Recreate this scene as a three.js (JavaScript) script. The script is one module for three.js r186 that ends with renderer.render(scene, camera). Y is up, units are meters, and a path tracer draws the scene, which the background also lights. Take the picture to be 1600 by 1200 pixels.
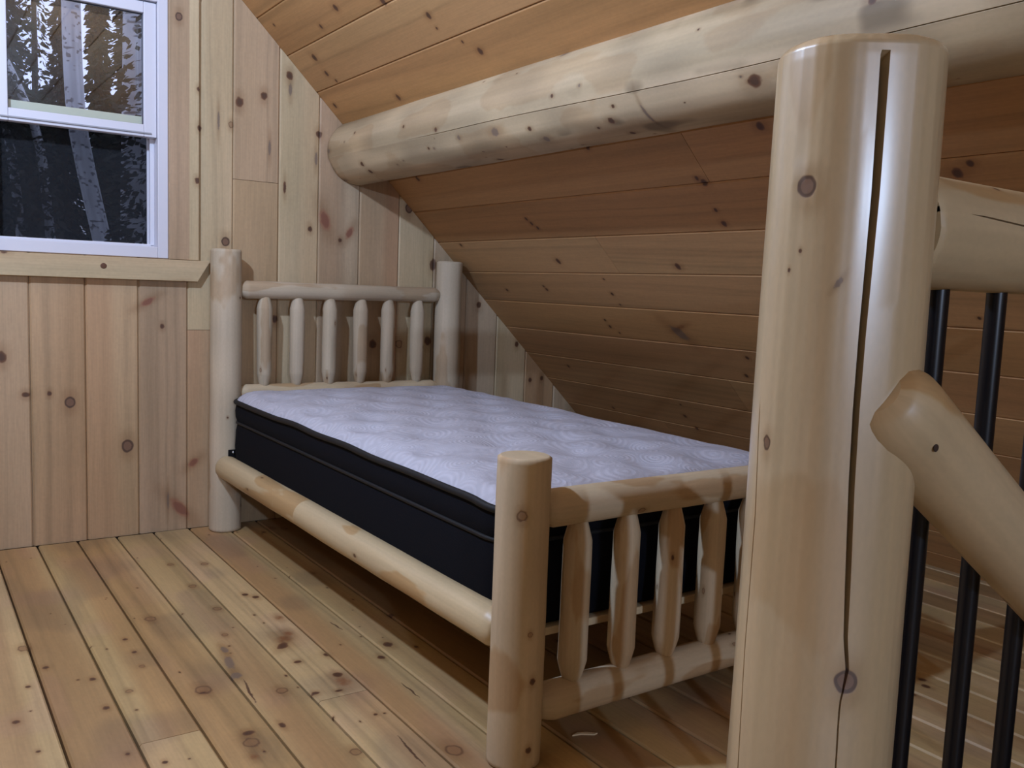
import * as THREE from 'three';
import { mergeGeometries, toCreasedNormals } from 'three/addons/utils/BufferGeometryUtils.js';
import { RoundedBoxGeometry } from 'three/addons/geometries/RoundedBoxGeometry.js';

// ---------------------------------------------------------------- camera, sky, exposure
const scene = new THREE.Scene();
const camera = new THREE.PerspectiveCamera(46.25, 4 / 3, 0.05, 200);
camera.position.set(0, 1.0, 0);
camera.quaternion.setFromRotationMatrix(new THREE.Matrix4().makeBasis(
  new THREE.Vector3(0.82570, 0.03862, 0.56278),
  new THREE.Vector3(0.02785, 0.99365, -0.10906),
  new THREE.Vector3(-0.56341, 0.10572, 0.81938)));
scene.background = new THREE.Color().setRGB(0.86, 1.0, 1.5);      // even dusk sky
const renderer = new THREE.WebGLRenderer();
renderer.toneMapping = THREE.LinearToneMapping;
renderer.toneMappingExposure = 0.92;
renderer.shadowMap.enabled = true;
const LAMP_NEAR = 11.2, LAMP_FAR = 27;                              // candela
const LAMP_COLOR = new THREE.Color().setRGB(0.60, 0.80, 1.16);

// ---------------------------------------------------------------- small helpers
const V = (x, y, z) => new THREE.Vector3(x, y, z);
const clamp = (v, a = 0, b = 1) => Math.min(b, Math.max(a, v));
const lerp = (a, b, t) => a + (b - a) * t;
const sstep = (a, b, v) => { const t = clamp((v - a) / (b - a)); return t * t * (3 - 2 * t); };
function rng(seed) { let s = seed >>> 0; return () => { s = (s + 0x6d2b79f5) | 0; let t = Math.imul(s ^ (s >>> 15), 1 | s); t = (t + Math.imul(t ^ (t >>> 7), 61 | t)) ^ t; return ((t ^ (t >>> 14)) >>> 0) / 4294967296; }; }
const PERM = new Float32Array(65536); { const r = rng(7); for (let i = 0; i < 65536; i++) PERM[i] = r(); }
const h2 = (x, y) => PERM[(Math.imul(x, 374761393) + Math.imul(y, 668265263) >>> 7) & 65535];
const h3 = (x, y, z) => PERM[(Math.imul(x, 374761393) + Math.imul(y, 668265263) + Math.imul(z, 1274126177) >>> 7) & 65535];
function n2(x, y) {
  const xi = Math.floor(x), yi = Math.floor(y); let fx = x - xi, fy = y - yi; fx = fx * fx * (3 - 2 * fx); fy = fy * fy * (3 - 2 * fy);
  const a = h2(xi, yi), b = h2(xi + 1, yi), c = h2(xi, yi + 1), d = h2(xi + 1, yi + 1);
  return a + (b - a) * fx + (c - a) * fy + (a - b - c + d) * fx * fy;
}
function n3(x, y, z) {
  const xi = Math.floor(x), yi = Math.floor(y), zi = Math.floor(z); let fx = x - xi, fy = y - yi, fz = z - zi;
  fx = fx * fx * (3 - 2 * fx); fy = fy * fy * (3 - 2 * fy); fz = fz * fz * (3 - 2 * fz);
  const p = (k) => lerp(lerp(h3(xi, yi, k), h3(xi + 1, yi, k), fx), lerp(h3(xi, yi + 1, k), h3(xi + 1, yi + 1, k), fx), fy);
  return lerp(p(zi), p(zi + 1), fz);
}
const used = {};
function numbered(name) { const n = used[name] = (used[name] ?? -1) + 1; return n ? name + '_' + String(n).padStart(3, '0') : name; }
function shade(o) { o.castShadow = o.receiveShadow = true; return o; }
function thing(name, label, category, pos = [0, 0, 0], extra = {}) {
  const g = new THREE.Group(); g.name = numbered(name); g.position.set(...pos);
  g.userData = { label, category, ...extra }; scene.add(g); return g;
}
function part(name, geo, mat, parent, label) {
  const m = shade(new THREE.Mesh(geo, mat)); m.name = name; parent.add(m);
  if (label) m.userData.label = label; return m;
}
function solo(name, geo, mat, label, category, pos = [0, 0, 0], extra = {}) {
  const m = shade(new THREE.Mesh(geo, mat)); m.name = numbered(name); m.position.set(...pos);
  m.userData = { label, category, ...extra }; scene.add(m); return m;
}
const box = (x0, x1, y0, y1, z0, z1) => { const g = new THREE.BoxGeometry(x1 - x0, y1 - y0, z1 - z0); g.translate((x0 + x1) / 2, (y0 + y1) / 2, (z0 + z1) / 2); return g; };
const rbox = (x0, x1, y0, y1, z0, z1, r = 0.003) => { const g = new RoundedBoxGeometry(x1 - x0, y1 - y0, z1 - z0, 2, r); g.translate((x0 + x1) / 2, (y0 + y1) / 2, (z0 + z1) / 2); return g; };
const off = (g, p) => g.translate(-p.x, -p.y, -p.z);

// ---------------------------------------------------------------- textures
function toTexture(data, w, h, srgb = true) {
  const t = new THREE.DataTexture(data, w, h, THREE.RGBAFormat); t.colorSpace = srgb ? THREE.SRGBColorSpace : THREE.NoColorSpace;
  t.wrapS = t.wrapT = THREE.RepeatWrapping; t.magFilter = THREE.LinearFilter; t.minFilter = THREE.LinearMipmapLinearFilter; t.generateMipmaps = true; t.needsUpdate = true; return t;
}
function paint(w, h, fn) {
  const d = new Uint8Array(w * h * 4), o = [0, 0, 0];
  for (let y = 0; y < h; y++) for (let x = 0; x < w; x++) { fn(x, y, o); const i = (y * w + x) * 4; d[i] = clamp(o[0], 0, 255); d[i + 1] = clamp(o[1], 0, 255); d[i + 2] = clamp(o[2], 0, 255); d[i + 3] = 255; }
  return d;
}
// pine across a, along l (metres)
function pine(a, l, seed, tone, o) {
  const s = seed * 13.37;
  const warp = (n2(a * 4 + s, l * 0.9 + s) - 0.5) * 0.05 + (n2(a * 14 + s, l * 3 - s) - 0.5) * 0.010;
  const aw = a + warp;
  const ring = n2(aw * 95 + s * 3, l * 0.3 + s), wide = n2(aw * 38 - s, l * 0.22);                 // uneven growth lines
  const late = 2.2 * ring * ring * sstep(0.25, 0.75, wide) + 0.6 * wide * wide;
  const heart = sstep(0.42, 0.72, n2(aw * 7 + s * 1.7, l * 0.28 + s));
  const blot = n2(a * 9 - s, l * 2.2 + s) - 0.5, fine = n2(a * 420, l * 16 + s) - 0.5, speck = n2(a * 160 + s, l * 130) - 0.5;
  const k = 1 - tone.k * late + 0.09 * blot + 0.055 * fine + 0.03 * speck;
  for (let c = 0; c < 3; c++) o[c] = lerp(tone.c[c], tone.h[c], heart * tone.m) * (c === 2 ? k - 0.05 * tone.k * late + 0.03 * blot : k);
}
// knots: [across, along, radius, kind, stretch along, turn] kind 0 dark, 1 ringed, 2 brown stain, 3 grey scrape, 4 reddish spike
function knots(d, w, h, toPx, list) {
  list.forEach(([a, l, r, kind = 0, st = 1.15, turn = 0], q) => {
    const [cx, cy, sx, sy] = toPx(a, l), R = 3.6 * Math.max(1, st);
    const X0 = Math.floor(cx - r * R * sx), X1 = Math.ceil(cx + r * R * sx), Y0 = Math.floor(cy - r * R * sy), Y1 = Math.ceil(cy + r * R * sy), ct = Math.cos(turn), sn = Math.sin(turn);
    for (let y = Y0; y <= Y1; y++) for (let x = X0; x <= X1; x++) {
      const xx = ((x % w) + w) % w; if (y < 0 || y >= h) continue;
      const da = (x - cx) / sx / r, dl = (y - cy) / sy / r, ra = da * ct + dl * sn, rl = (dl * ct - da * sn) / st;
      const wob = 1 + (kind === 5 ? 0.14 : 0.34) * (n2(da * 1.7 + q * 9.1, dl * 1.7 + q * 3.3) - 0.5);
      const e = Math.hypot(ra, rl) * wob, halo = Math.exp(-(ra * ra * 0.55 + rl * rl * 0.16)) * 0.16 * clamp((3.4 - e) / 1.2);
      let m = 0, col = [92, 58, 38];
      if (kind === 0) { m = sstep(1.15, 0.75, e) * 0.86; if (e < 0.6) col = [74, 48, 34]; }
      if (kind === 1) { const rim = Math.exp(-((e - 0.92) ** 2) / 0.03); m = Math.max(rim * 0.62, sstep(1.05, 0.85, e) * 0.34); col = rim > 0.35 ? [88, 58, 40] : [132, 92, 62]; }
      if (kind === 5) { const rim = Math.exp(-((e - 0.85) ** 2) / 0.04); m = sstep(1.12, 0.9, e) * 0.86; col = rim > 0.5 ? [72, 50, 38] : [112, 82, 64]; }
      if (kind === 2) { m = sstep(1.3, 0.2, e) * 0.55 * (0.4 + 0.9 * n2(da * 3 + q, dl * 3)); col = [120, 70, 40]; }
      if (kind === 3) { m = sstep(1.15, 0.7, e) * 0.6; col = [104, 90, 84]; }
      if (kind === 4) { m = sstep(1.2, 0.5, e) * 0.72; col = e < 0.7 ? [124, 72, 56] : [146, 88, 66]; }
      const i = (y * w + xx) * 4;
      for (let c = 0; c < 3; c++) { const v = d[i + c] * (1 - halo * (c === 2 ? 1.3 : c === 1 ? 1.05 : 0.8)); d[i + c] = lerp(v, col[c], m); }
    }
  });
}
function strokes(d, w, h, toPx, list) {        // fine checks in the wood: [a0, l0, a1, l1, width]
  for (const [a0, l0, a1, l1, wd] of list) {
    const n = Math.ceil(Math.hypot(a1 - a0, l1 - l0) / 0.001);
    for (let i = 0; i <= n; i++) {
      const t = i / n, [cx, cy, sx] = toPx(lerp(a0, a1, t) + 0.004 * (n2(t * 6 + a0 * 50, 3) - 0.5), lerp(l0, l1, t)), r = wd * sx * Math.sin(Math.PI * clamp(t, 0.06, 0.94));
      for (let y = Math.floor(cy - r); y <= cy + r; y++) for (let x = Math.floor(cx - r); x <= cx + r; x++) {
        if (x < 0 || y < 0 || x >= w || y >= h) continue; const q = (y * w + x) * 4;
        d[q] = lerp(d[q], 78, 0.3); d[q + 1] = lerp(d[q + 1], 54, 0.3); d[q + 2] = lerp(d[q + 2], 38, 0.3);
      }
    }
  }
}
const soft = (c, k = -0.04) => { const l = c[0] * 0.3 + c[1] * 0.55 + c[2] * 0.15; return c.map((v) => lerp(v, l, k) * 0.88); };   // palette softened towards grey
const tone = (t, k) => ({ ...t, c: soft(t.c, k), h: soft(t.h, k) });
const find = (edges, v) => { let i = 0; while (i < edges.length - 2 && v >= edges[i + 1]) i++; return i; };

// gable wall boards: upright boards, x edges in metres
const WALL_Z = -3.6;
const WX = [0.03, 0.21, 0.39, 0.572, 0.755, 0.935, 1.109, 1.294, 1.465, 1.651, 1.841, 2.02, 2.2, 2.375, 2.55, 2.73, 2.9, 3.08, 3.3];
const CREAM = tone({ c: [226, 201, 160], h: [214, 182, 140], m: 0.5, k: 0.035 }), PINK = tone({ c: [213, 180, 142], h: [203, 161, 122], m: 0.8, k: 0.05 }), TAN = tone({ c: [215, 181, 139], h: [204, 162, 120], m: 0.7, k: 0.045 }), GREYPINK = tone({ c: [213, 187, 153], h: [205, 171, 136], m: 0.8, k: 0.04 });
for (const t of [CREAM, PINK, TAN, GREYPINK]) for (const q of [t.c, t.h]) for (let i = 0; i < 3; i++) q[i] *= 0.97;
const WTONE = [PINK, PINK, TAN, TAN, GREYPINK, [PINK, CREAM, 0.79], [TAN, PINK, 1.385], CREAM, GREYPINK, PINK, CREAM, GREYPINK, GREYPINK, CREAM, TAN, GREYPINK, TAN, PINK];
const WW = 2048, WH = 1365, wallPx = (a, l) => [a / 3.3 * WW, l / 2.2 * WH, WW / 3.3, WH / 2.2];
const wallTex = (() => {
  const d = paint(WW, WH, (x, y, o) => {
    const a = x / WW * 3.3, l = y / WH * 2.2, i = find(WX, a); let t = WTONE[i], sd = i + 1;
    if (Array.isArray(t)) { sd += l > t[2] ? 40 : 0; t = l > t[2] ? t[1] : t[0]; }
    pine(a, l, sd, t, o);
  });
  knots(d, WW, WH, wallPx, [[0.897, 1.954, 0.013, 5], [0.97, 1.703, 0.008], [0.975, 1.561, 0.010], [0.965, 1.362, 0.010], [1.099, 1.591, 0.010, 1], [1.131, 1.681, 0.015, 0, 1.3], [1.079, 1.138, 0.016, 5], [0.629, 1.029, 0.013, 0],
    [1.228, 1.72, 0.014], [1.332, 1.815, 0.015, 0], [1.336, 1.76, 0.008, 3, 3], [1.46, 1.6, 0.013], [1.45, 1.5, 0.007, 3, 4], [1.317, 1.37, 0.006, 0, 4], [1.427, 1.212, 0.010], [1.494, 1.251, 0.024, 4, 1.9, 0.35], [1.605, 1.208, 0.016, 4, 1.8, -0.5], [1.562, 1.173, 0.008], [1.886, 1.333, 0.018, 5],
    [2.014, 1.091, 0.016, 0, 1.6], [0.3, 0.691, 0.017], [0.373, 0.555, 0.014, 0, 0.7], [0.516, 0.522, 0.018, 5], [0.712, 0.347, 0.021, 5], [0.786, 0.895, 0.013, 4, 2.4, -1.0], [0.839, 0.803, 0.008], [0.957, 0.264, 0.016, 4, 1.5, -0.9], [0.905, 0.085, 0.022, 4, 2.4, 0.75], [0.449, 0.557, 0.008],
    [1.282, 0.836, 0.014], [1.724, 0.732, 0.018], [1.999, 0.746, 0.018], [1.853, 0.732, 0.015, 1], [2.268, 0.915, 0.013, 0], [2.493, 0.73, 0.012], [2.582, 0.552, 0.010], [2.652, 0.559, 0.010], [1.05, 1.6, 0.005, 3, 7], [1.253, 1.52, 0.006, 3, 5], [0.86, 0.12, 0.004, 3, 9]]);
  return toTexture(d, WW, WH);
})();
// floor: boards along z
const FX0 = 0.267, FB = 0.1348, FS = 3.6;
const FLOORS = [{ c: [205, 172, 118], h: [188, 146, 94], m: 0.8, k: 0.10 }, { c: [210, 178, 126], h: [192, 150, 104], m: 0.6, k: 0.10 }, { c: [198, 166, 114], h: [180, 140, 92], m: 0.9, k: 0.09 }].map((t) => tone({ ...t, c: t.c.map((v) => v * 1.05), h: t.h.map((v) => v * 1.05), k: 0.05 }, 0.02));
const floorPx = (a, l) => [(a + 0.25) / FS * 2048, (l + 3.6) / FS * 2048, 2048 / FS, 2048 / FS];
const floorTex = (() => {
  const r = rng(31), d = paint(2048, 2048, (x, y, o) => {
    const a = x / 2048 * FS - 0.25, l = y / 2048 * FS - 3.6, i = Math.floor((a - FX0) / FB);
    const sd = i + 60 + (l > -1.94 && (i === 1 || i === 4) ? 100 : 0);
    pine(a, l, sd, FLOORS[Math.floor(h2(i + 9, 4) * 3)], o);
    const g = sstep(0.50, 0.8, n2(a * 8, l * 5 + 3)) * 0.10, p = sstep(0.55, 0.85, n2(a * 11 + 40, l * 6)) * 0.03;   // dull handling marks and pinkish wear
    o[0] *= 1 - g * 0.9; o[1] *= 1 - g * 0.85 - p * 0.4; o[2] *= 1 - g * 0.6 + p;
  });
  const k = [[0.255, -2.61, 0.015, 1], [0.287, -2.453, 0.008, 0], [0.237, -2.355, 0.006, 0], [0.375, -2.326, 0.008, 0], [0.375, -2.15, 0.008, 0], [0.194, -2.176, 0.008, 0], [0.219, -2.014, 0.005, 0], [0.374, -1.912, 0.005, 0], [0.494, -2.548, 0.007, 0], [0.497, -2.447, 0.007, 0], [0.495, -2.346, 0.007, 1], [0.437, -2.214, 0.008, 1], [0.432, -1.84, 0.006, 0],
    [0.587, -2.672, 0.015, 1], [0.768, -2.902, 0.012, 1], [0.779, -2.664, 0.012, 1], [0.738, -2.451, 0.009, 1], [0.763, -3.162, 0.010, 1], [0.866, -3.117, 0.012, 1], [0.591, -2.135, 0.018, 1], [0.585, -2.12, 0.010, 0, 0.5], [0.617, -1.875, 0.014, 0, 0.8], [0.609, -1.831, 0.017, 1], [0.595, -1.771, 0.010, 2], [0.753, -2.039, 0.013, 1], [0.693, -1.872, 0.007, 0, 1.8], [0.786, -1.682, 0.012, 1],
    [0.89, -2.747, 0.010, 0], [0.912, -2.709, 0.011, 0], [0.914, -2.507, 0.014, 2], [0.868, -2.343, 0.026, 2], [0.895, -2.376, 0.016, 2], [0.85, -2.3, 0.014, 0, 1.6, 0.6], [0.848, -2.181, 0.011, 0, 0.7], [0.932, -2.187, 0.010, 0], [0.907, -2.057, 0.012, 0], [0.902, -2.013, 0.022, 2], [0.818, -1.986, 0.012, 0, 0.6], [0.873, -1.971, 0.010, 0, 0.6],
    [0.693, -2.262, 0.012, 3, 3.6, 0.12], [0.684, -2.178, 0.014, 3, 1.4], [0.706, -2.35, 0.009, 3, 2.4], [1.106, -2.17, 0.014, 0], [1.051, -2.101, 0.010, 0], [0.972, -1.582, 0.019, 1], [0.897, -1.815, 0.005, 0], [0.405, -2.54, 0.006, 0, 0.4], [2.243, -1.271, 0.010, 0], [2.214, -1.242, 0.010, 0], [2.134, -1.231, 0.008, 0]];
  for (let i = 0; i < 60; i++) k.push([1.15 + r() * 2.1, -3.5 + r() * 3.4, 0.006 + r() * 0.009, r() < 0.5 ? 0 : 1]);
  for (let i = 0; i < 40; i++) k.push([-0.2 + r() * 1.4, -1.6 + r() * 1.5, 0.006 + r() * 0.009, r() < 0.5 ? 0 : 1]);
  for (let i = 0; i < 70; i++) k.push([-0.2 + r() * 1.4, -3.55 + r() * 2, 0.002 + r() * 0.002, 0, 0.6 + r()]);
  knots(d, 2048, 2048, floorPx, k);
  strokes(d, 2048, 2048, floorPx, [[1.033, -2.401, 1.04, -2.329, 0.0016], [1.027, -1.934, 1.027, -1.84, 0.0016], [0.895, -1.698, 0.887, -1.556, 0.0018], [0.692, -2.144, 0.679, -2.007, 0.002]]);
  return toTexture(d, 2048, 2048);
})();
// sloped ceiling: boards along z, s runs down the slope
const CS = [-0.095, 0.083, 0.257, 0.434, 0.615, 0.79, 0.897, 1.077, 1.257, 1.437, 1.616, 1.796, 1.976, 2.157, 2.342, 2.52, 2.70, 2.86, 3.0];
const CEILS = [{ c: [206, 158, 105], h: [194, 146, 96], m: 0.8, k: 0.08 }, { c: [202, 156, 108], h: [192, 145, 98], m: 0.7, k: 0.08 }, { c: [208, 164, 114], h: [198, 151, 103], m: 0.6, k: 0.08 }].map((t) => tone({ ...t, k: 0.045 }, -0.08));
const CEIL_JOINT = { 6: -1.83, 8: -2.49, 4: -0.6, 10: -1.1, 12: -2.3, 1: -1.2, 14: -2.9 };
const CW = 3.1, ceilPx = (a, l) => [(a + 0.1) / CW * 2048, (l + 3.6) / CW * 2048, 2048 / CW, 2048 / CW];
const ceilTex = (() => {
  const d = paint(2048, 2048, (x, y, o) => {
    const a = x / 2048 * CW - 0.1, l = y / 2048 * CW - 3.6, i = find(CS, a), past = CEIL_JOINT[i] !== undefined && l > CEIL_JOINT[i];
    pine(a, l, i + 130 + (past ? 50 : 0), CEILS[Math.floor(h2(i + (past ? 31 : 3), 8) * 3)], o);
  });
  const raw = [[0.191, -3.015, 0.014], [0.22, -3.195, 0.010], [0.134, -3.512, 0.007], [0.306, -3.407, 0.017], [0.379, -3.411, 0.013], [0.418, -3.382, 0.008], [0.508, -3.542, 0.012], [0.559, -3.047, 0.014], [0.343, -2.55, 0.013], [0.388, -2.553, 0.006], [0.502, -2.423, 0.014], [0.456, -2.476, 0.006], [0.245, -2.726, 0.016],
    [0.909, -3.352, 0.013], [1.18, -2.801, 0.010], [1.157, -2.813, 0.009], [1.203, -2.782, 0.009], [1.373, -2.807, 0.014], [1.275, -3.425, 0.010], [0.896, -2.233, 0.011], [1.073, -1.852, 0.014], [1.055, -1.87, 0.009], [1.174, -1.87, 0.008], [1.226, -1.869, 0.012], [1.398, -2.174, 0.014], [1.531, -3.027, 0.009], [1.513, -3.033, 0.007], [1.542, -2.62, 0.009], [1.599, -2.617, 0.006],
    [1.694, -2.783, 0.007], [1.731, -2.78, 0.009], [1.765, -2.748, 0.006], [0.919, -1.566, 0.014], [1.116, -1.123, 0.015], [1.093, -1.086, 0.011], [1.575, -1.221, 0.006], [1.544, -3.337, 0.009], [1.465, -2.607, 0.006], [2.04, -3.324, 0.010], [1.834, -2.126, 0.010], [1.936, -2.187, 0.010], [2.315, -3.217, 0.009], [2.269, -2.714, 0.011], [2.345, -2.695, 0.011], [2.19, -2.688, 0.006]];
  const k = raw.map((q) => [...q, 0, 0.8]); k.push([1.735, -2.39, 0.026, 3, 1.7, -0.9], [1.70, -2.36, 0.010, 2, 3, 0.4]);
  const r = rng(77); for (let i = 0; i < 30; i++) k.push([r() * 2.9, -1.0 + r() * 0.5, 0.008 + r() * 0.006, 0]);
  knots(d, 2048, 2048, ceilPx, k);
  return toTexture(d, 2048, 2048);
})();
// round log bark-free surface: u around, v along (uvLen metres)
function logTexture(w, h, len, circ, seed, look, list = [], scars) {
  const R = circ / 6.2832; look = { ...look, c: soft(look.c, 0.04), p: soft(look.p, 0.04) };
  const d = paint(w, h, (x, y, o) => {
    const th = x / w * 6.2832, l = y / h * len, cx = Math.cos(th) * R, cz = Math.sin(th) * R;
    const lp = l + 0.0;
    const streak = n3(cx * 34 + seed, cz * 34, lp * 1.4) - 0.5, fib = n3(cx * 170 + seed, cz * 170, lp * 6) - 0.5, blot = n3(cx * 16 + seed * 2, cz * 16, lp * 7) - 0.5, sp = n3(cx * 300, cz * 300 + seed, lp * 150) - 0.5;
    const patch = sstep(look.p0, look.p0 + 0.07, n3(cx * 14 + seed * 3, cz * 14, lp * 5.5) + 0.10 * (n3(cx * 70, cz * 70 + seed, lp * 26) - 0.5));
    const k = 1 + look.s * streak + 0.05 * fib + look.b * blot + 0.03 * sp;
    for (let c = 0; c < 3; c++) o[c] = lerp(look.c[c], look.p[c], patch * look.pm) * (k + (c === 2 ? look.s * 0.3 * streak : 0));
    if (scars) scars(th, l, cx, cz, o);
  });
  knots(d, w, h, (a, l) => [a / 6.2832 * w, l / len * h, w / circ, h / len], list);
  return toTexture(d, w, h);
}
const rk = rng(5), someKnots = (n, len, r0, r1, kinds = [0, 1]) => Array.from({ length: n }, () => [rk() * 6.28, rk() * len, r0 + rk() * (r1 - r0), kinds[Math.floor(rk() * kinds.length)], 1.2]);
const bedTex = logTexture(512, 2048, 2.4, 0.3, 3, { c: [222, 198, 160], p: [186, 140, 88], pm: 0.5, p0: 0.58, s: 0.10, b: 0.08 }, [...someKnots(14, 2.4, 0.003, 0.0065), [2.19, 0.545, 0.009, 1]]);
const headTex = logTexture(512, 2048, 2.4, 0.3, 19, { c: [214, 194, 164], p: [186, 152, 112], pm: 0.55, p0: 0.60, s: 0.12, b: 0.09 }, someKnots(20, 2.4, 0.003, 0.007));
const railTex = logTexture(512, 1024, 2.0, 0.34, 41, { c: [223, 198, 154], p: [200, 156, 100], pm: 0.7, p0: 0.66, s: 0.08, b: 0.06 }, someKnots(7, 2.0, 0.004, 0.007));
const beamTex = logTexture(768, 2048, 4.6, 0.74, 55, { c: [205, 181, 143], p: [188, 154, 112], pm: 0.4, p0: 0.6, s: 0.14, b: 0.22 }, [...someKnots(34, 4.6, 0.006, 0.012, [0, 0, 3]), ...someKnots(110, 4.6, 0.0015, 0.005, [0, 3]), [1.55, 0.45, 0.022, 2, 5], [1.8, 0.9, 0.016, 2, 5], [1.7, 1.15, 0.012, 3, 4], [2.0, 0.25, 0.02, 2, 3], [1.95, 2.4, 0.02, 2, 6], [2.9, 1.9, 0.005, 3, 6, 1.4], [3.2, 1.25, 0.012, 3, 1.5], [3.1, 2.25, 0.014, 0, 1.3]],
  (th, l, cx, cz, o) => { const m = sstep(0.66, 0.85, n3(cx * 30, cz * 30 + 7, l * 9)) * sstep(0.45, 0.7, n3(cx * 12, cz * 12, l * 2.0 + 4)) * 0.75; o[0] = lerp(o[0], 112, m); o[1] = lerp(o[1], 96, m); o[2] = lerp(o[2], 72, m); });
const newelTex = logTexture(1024, 2048, 1.35, 0.56, 71, { c: [224, 198, 154], p: [206, 170, 120], pm: 0.45, p0: 0.60, s: 0.10, b: 0.05 },
  [[3.028, 1.116, 0.0105, 5, 1.05], [3.359, 0.843, 0.006, 5, 1.4], [2.11, 0.597, 0.013, 5, 1], [2.578, 1.018, 0.003, 3, 2.2, 0.6], [3.2, 1.03, 0.002, 0], [3.06, 1.05, 0.002, 0]]);

// ---------------------------------------------------------------- materials
const std = (o) => new THREE.MeshStandardMaterial(o);
const woodMat = (map, o = {}) => std({ map, bumpMap: map, bumpScale: 0.0006, roughness: 0.62, ...o });
const M = {
  wall: woodMat(wallTex), floor: woodMat(floorTex, { roughness: 0.5, bumpScale: 0.0009 }), ceiling: woodMat(ceilTex, { roughness: 0.6 }),
  bed: woodMat(bedTex, { roughness: 0.7, bumpScale: 0.0012 }), head: woodMat(headTex, { roughness: 0.72, bumpScale: 0.0012 }), rail: woodMat(railTex, { roughness: 0.42 }), beam: woodMat(beamTex, { roughness: 0.65, bumpScale: 0.0015 }),
  newel: new THREE.MeshPhysicalMaterial({ map: newelTex, bumpMap: newelTex, bumpScale: 0.0004, roughness: 0.36, ior: 1.65, clearcoat: 1, clearcoatRoughness: 0.28 }),
  backing: std({ color: 0x4a3826, roughness: 0.9 }),
  plainPine: woodMat(wallTex),
  vinyl: std({ color: 0xd2d0d8, roughness: 0.4 }), vinylShade: std({ color: 0x9a9aa0, roughness: 0.5 }), olive: std({ color: 0xb9bda8, roughness: 0.5 }), gasket: std({ color: 0x3c3d46, roughness: 0.7 }),
  glass: new THREE.MeshPhysicalMaterial({ color: 0xffffff, roughness: 0.02, transmission: 1, thickness: 0, ior: 1.5 }),
  screen: std({ color: 0x16171c, roughness: 0.9, transparent: true, opacity: 0.5 }),
  black: std({ color: 0x0d0e13, roughness: 0.32, metalness: 0.2 }), iron: std({ color: 0x15151a, roughness: 0.5, metalness: 0.6 }), steel: std({ color: 0xc9ccd2, roughness: 0.25, metalness: 1 }),
  stairWood: std({ color: 0xb98d58, roughness: 0.6 }), chip: std({ color: 0xd9bf95, roughness: 0.8 }),
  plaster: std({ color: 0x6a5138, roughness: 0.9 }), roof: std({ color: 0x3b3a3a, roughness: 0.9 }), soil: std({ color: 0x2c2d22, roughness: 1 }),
};

// ---------------------------------------------------------------- board builder
// a: across, d: depth behind the visible face, l: along. map(a, d, l) -> xyz.  e0 / e1 give the board's ends at a.
function boardGeo(a0, a1, e0, e1, T, ch, map, uv, gap = 0.0006) {
  const E0 = typeof e0 === 'function' ? e0 : () => e0, E1 = typeof e1 === 'function' ? e1 : () => e1;
  a0 += gap; a1 -= gap;
  const P = [[a0, T], [a0, ch], [a0 + ch, 0], [a1 - ch, 0], [a1, ch], [a1, T]], pos = [], uvs = [];
  const A = P.map(([a, d]) => [a, d, E0(a)]), B = P.map(([a, d]) => [a, d, E1(a)]);
  const put = (p) => { pos.push(...map(...p)); uvs.push(...uv(p[0], p[2])); };
  const tri = (p, q, r) => { put(p); put(q); put(r); };
  for (let i = 0; i < 6; i++) { const j = (i + 1) % 6; tri(A[i], A[j], B[j]); tri(A[i], B[j], B[i]); }
  for (let i = 1; i < 5; i++) { tri(A[0], A[i + 1], A[i]); tri(B[0], B[i], B[i + 1]); }
  const g = new THREE.BufferGeometry();
  // make every face look outward
  const c = V(0, 0, 0), n = pos.length / 3; for (let i = 0; i < n; i++) c.add(V(pos[i * 3], pos[i * 3 + 1], pos[i * 3 + 2])); c.multiplyScalar(1 / n);
  for (let i = 0; i < n; i += 3) {
    const p = [0, 1, 2].map((k) => V(pos[(i + k) * 3], pos[(i + k) * 3 + 1], pos[(i + k) * 3 + 2]));
    const nn = p[1].clone().sub(p[0]).cross(p[2].clone().sub(p[0]));
    if (nn.dot(p[0].clone().sub(c)) < 0) for (const [arr, s] of [[pos, 3], [uvs, 2]]) for (let q = 0; q < s; q++) { const t = arr[(i + 1) * s + q]; arr[(i + 1) * s + q] = arr[(i + 2) * s + q]; arr[(i + 2) * s + q] = t; }
  }
  g.setAttribute('position', new THREE.Float32BufferAttribute(pos, 3)); g.setAttribute('uv', new THREE.Float32BufferAttribute(uvs, 2)); g.computeVertexNormals(); return g;
}

// ---------------------------------------------------------------- room shell
const SL = 0.971, SQ = Math.hypot(1, SL), RX = 1.139, RY = 2.068, RIDGE = RY + SL * RX, EAVE = RX + RY / SL, BACK_Z = 6.2, LOFT_Z = 1.7;   // the loft ends at LOFT_Z; beyond it the room is open to the storey below
const ceilY = (x) => RIDGE - SL * Math.abs(x);
const HOLE = { x0: 0.98, x1: 2.95, z0: -0.5, z1: 0.45 };            // stair well
const WIN = { x0: 0.255, x1: 0.862, y0: 1.062, y1: 2.03 };

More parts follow.
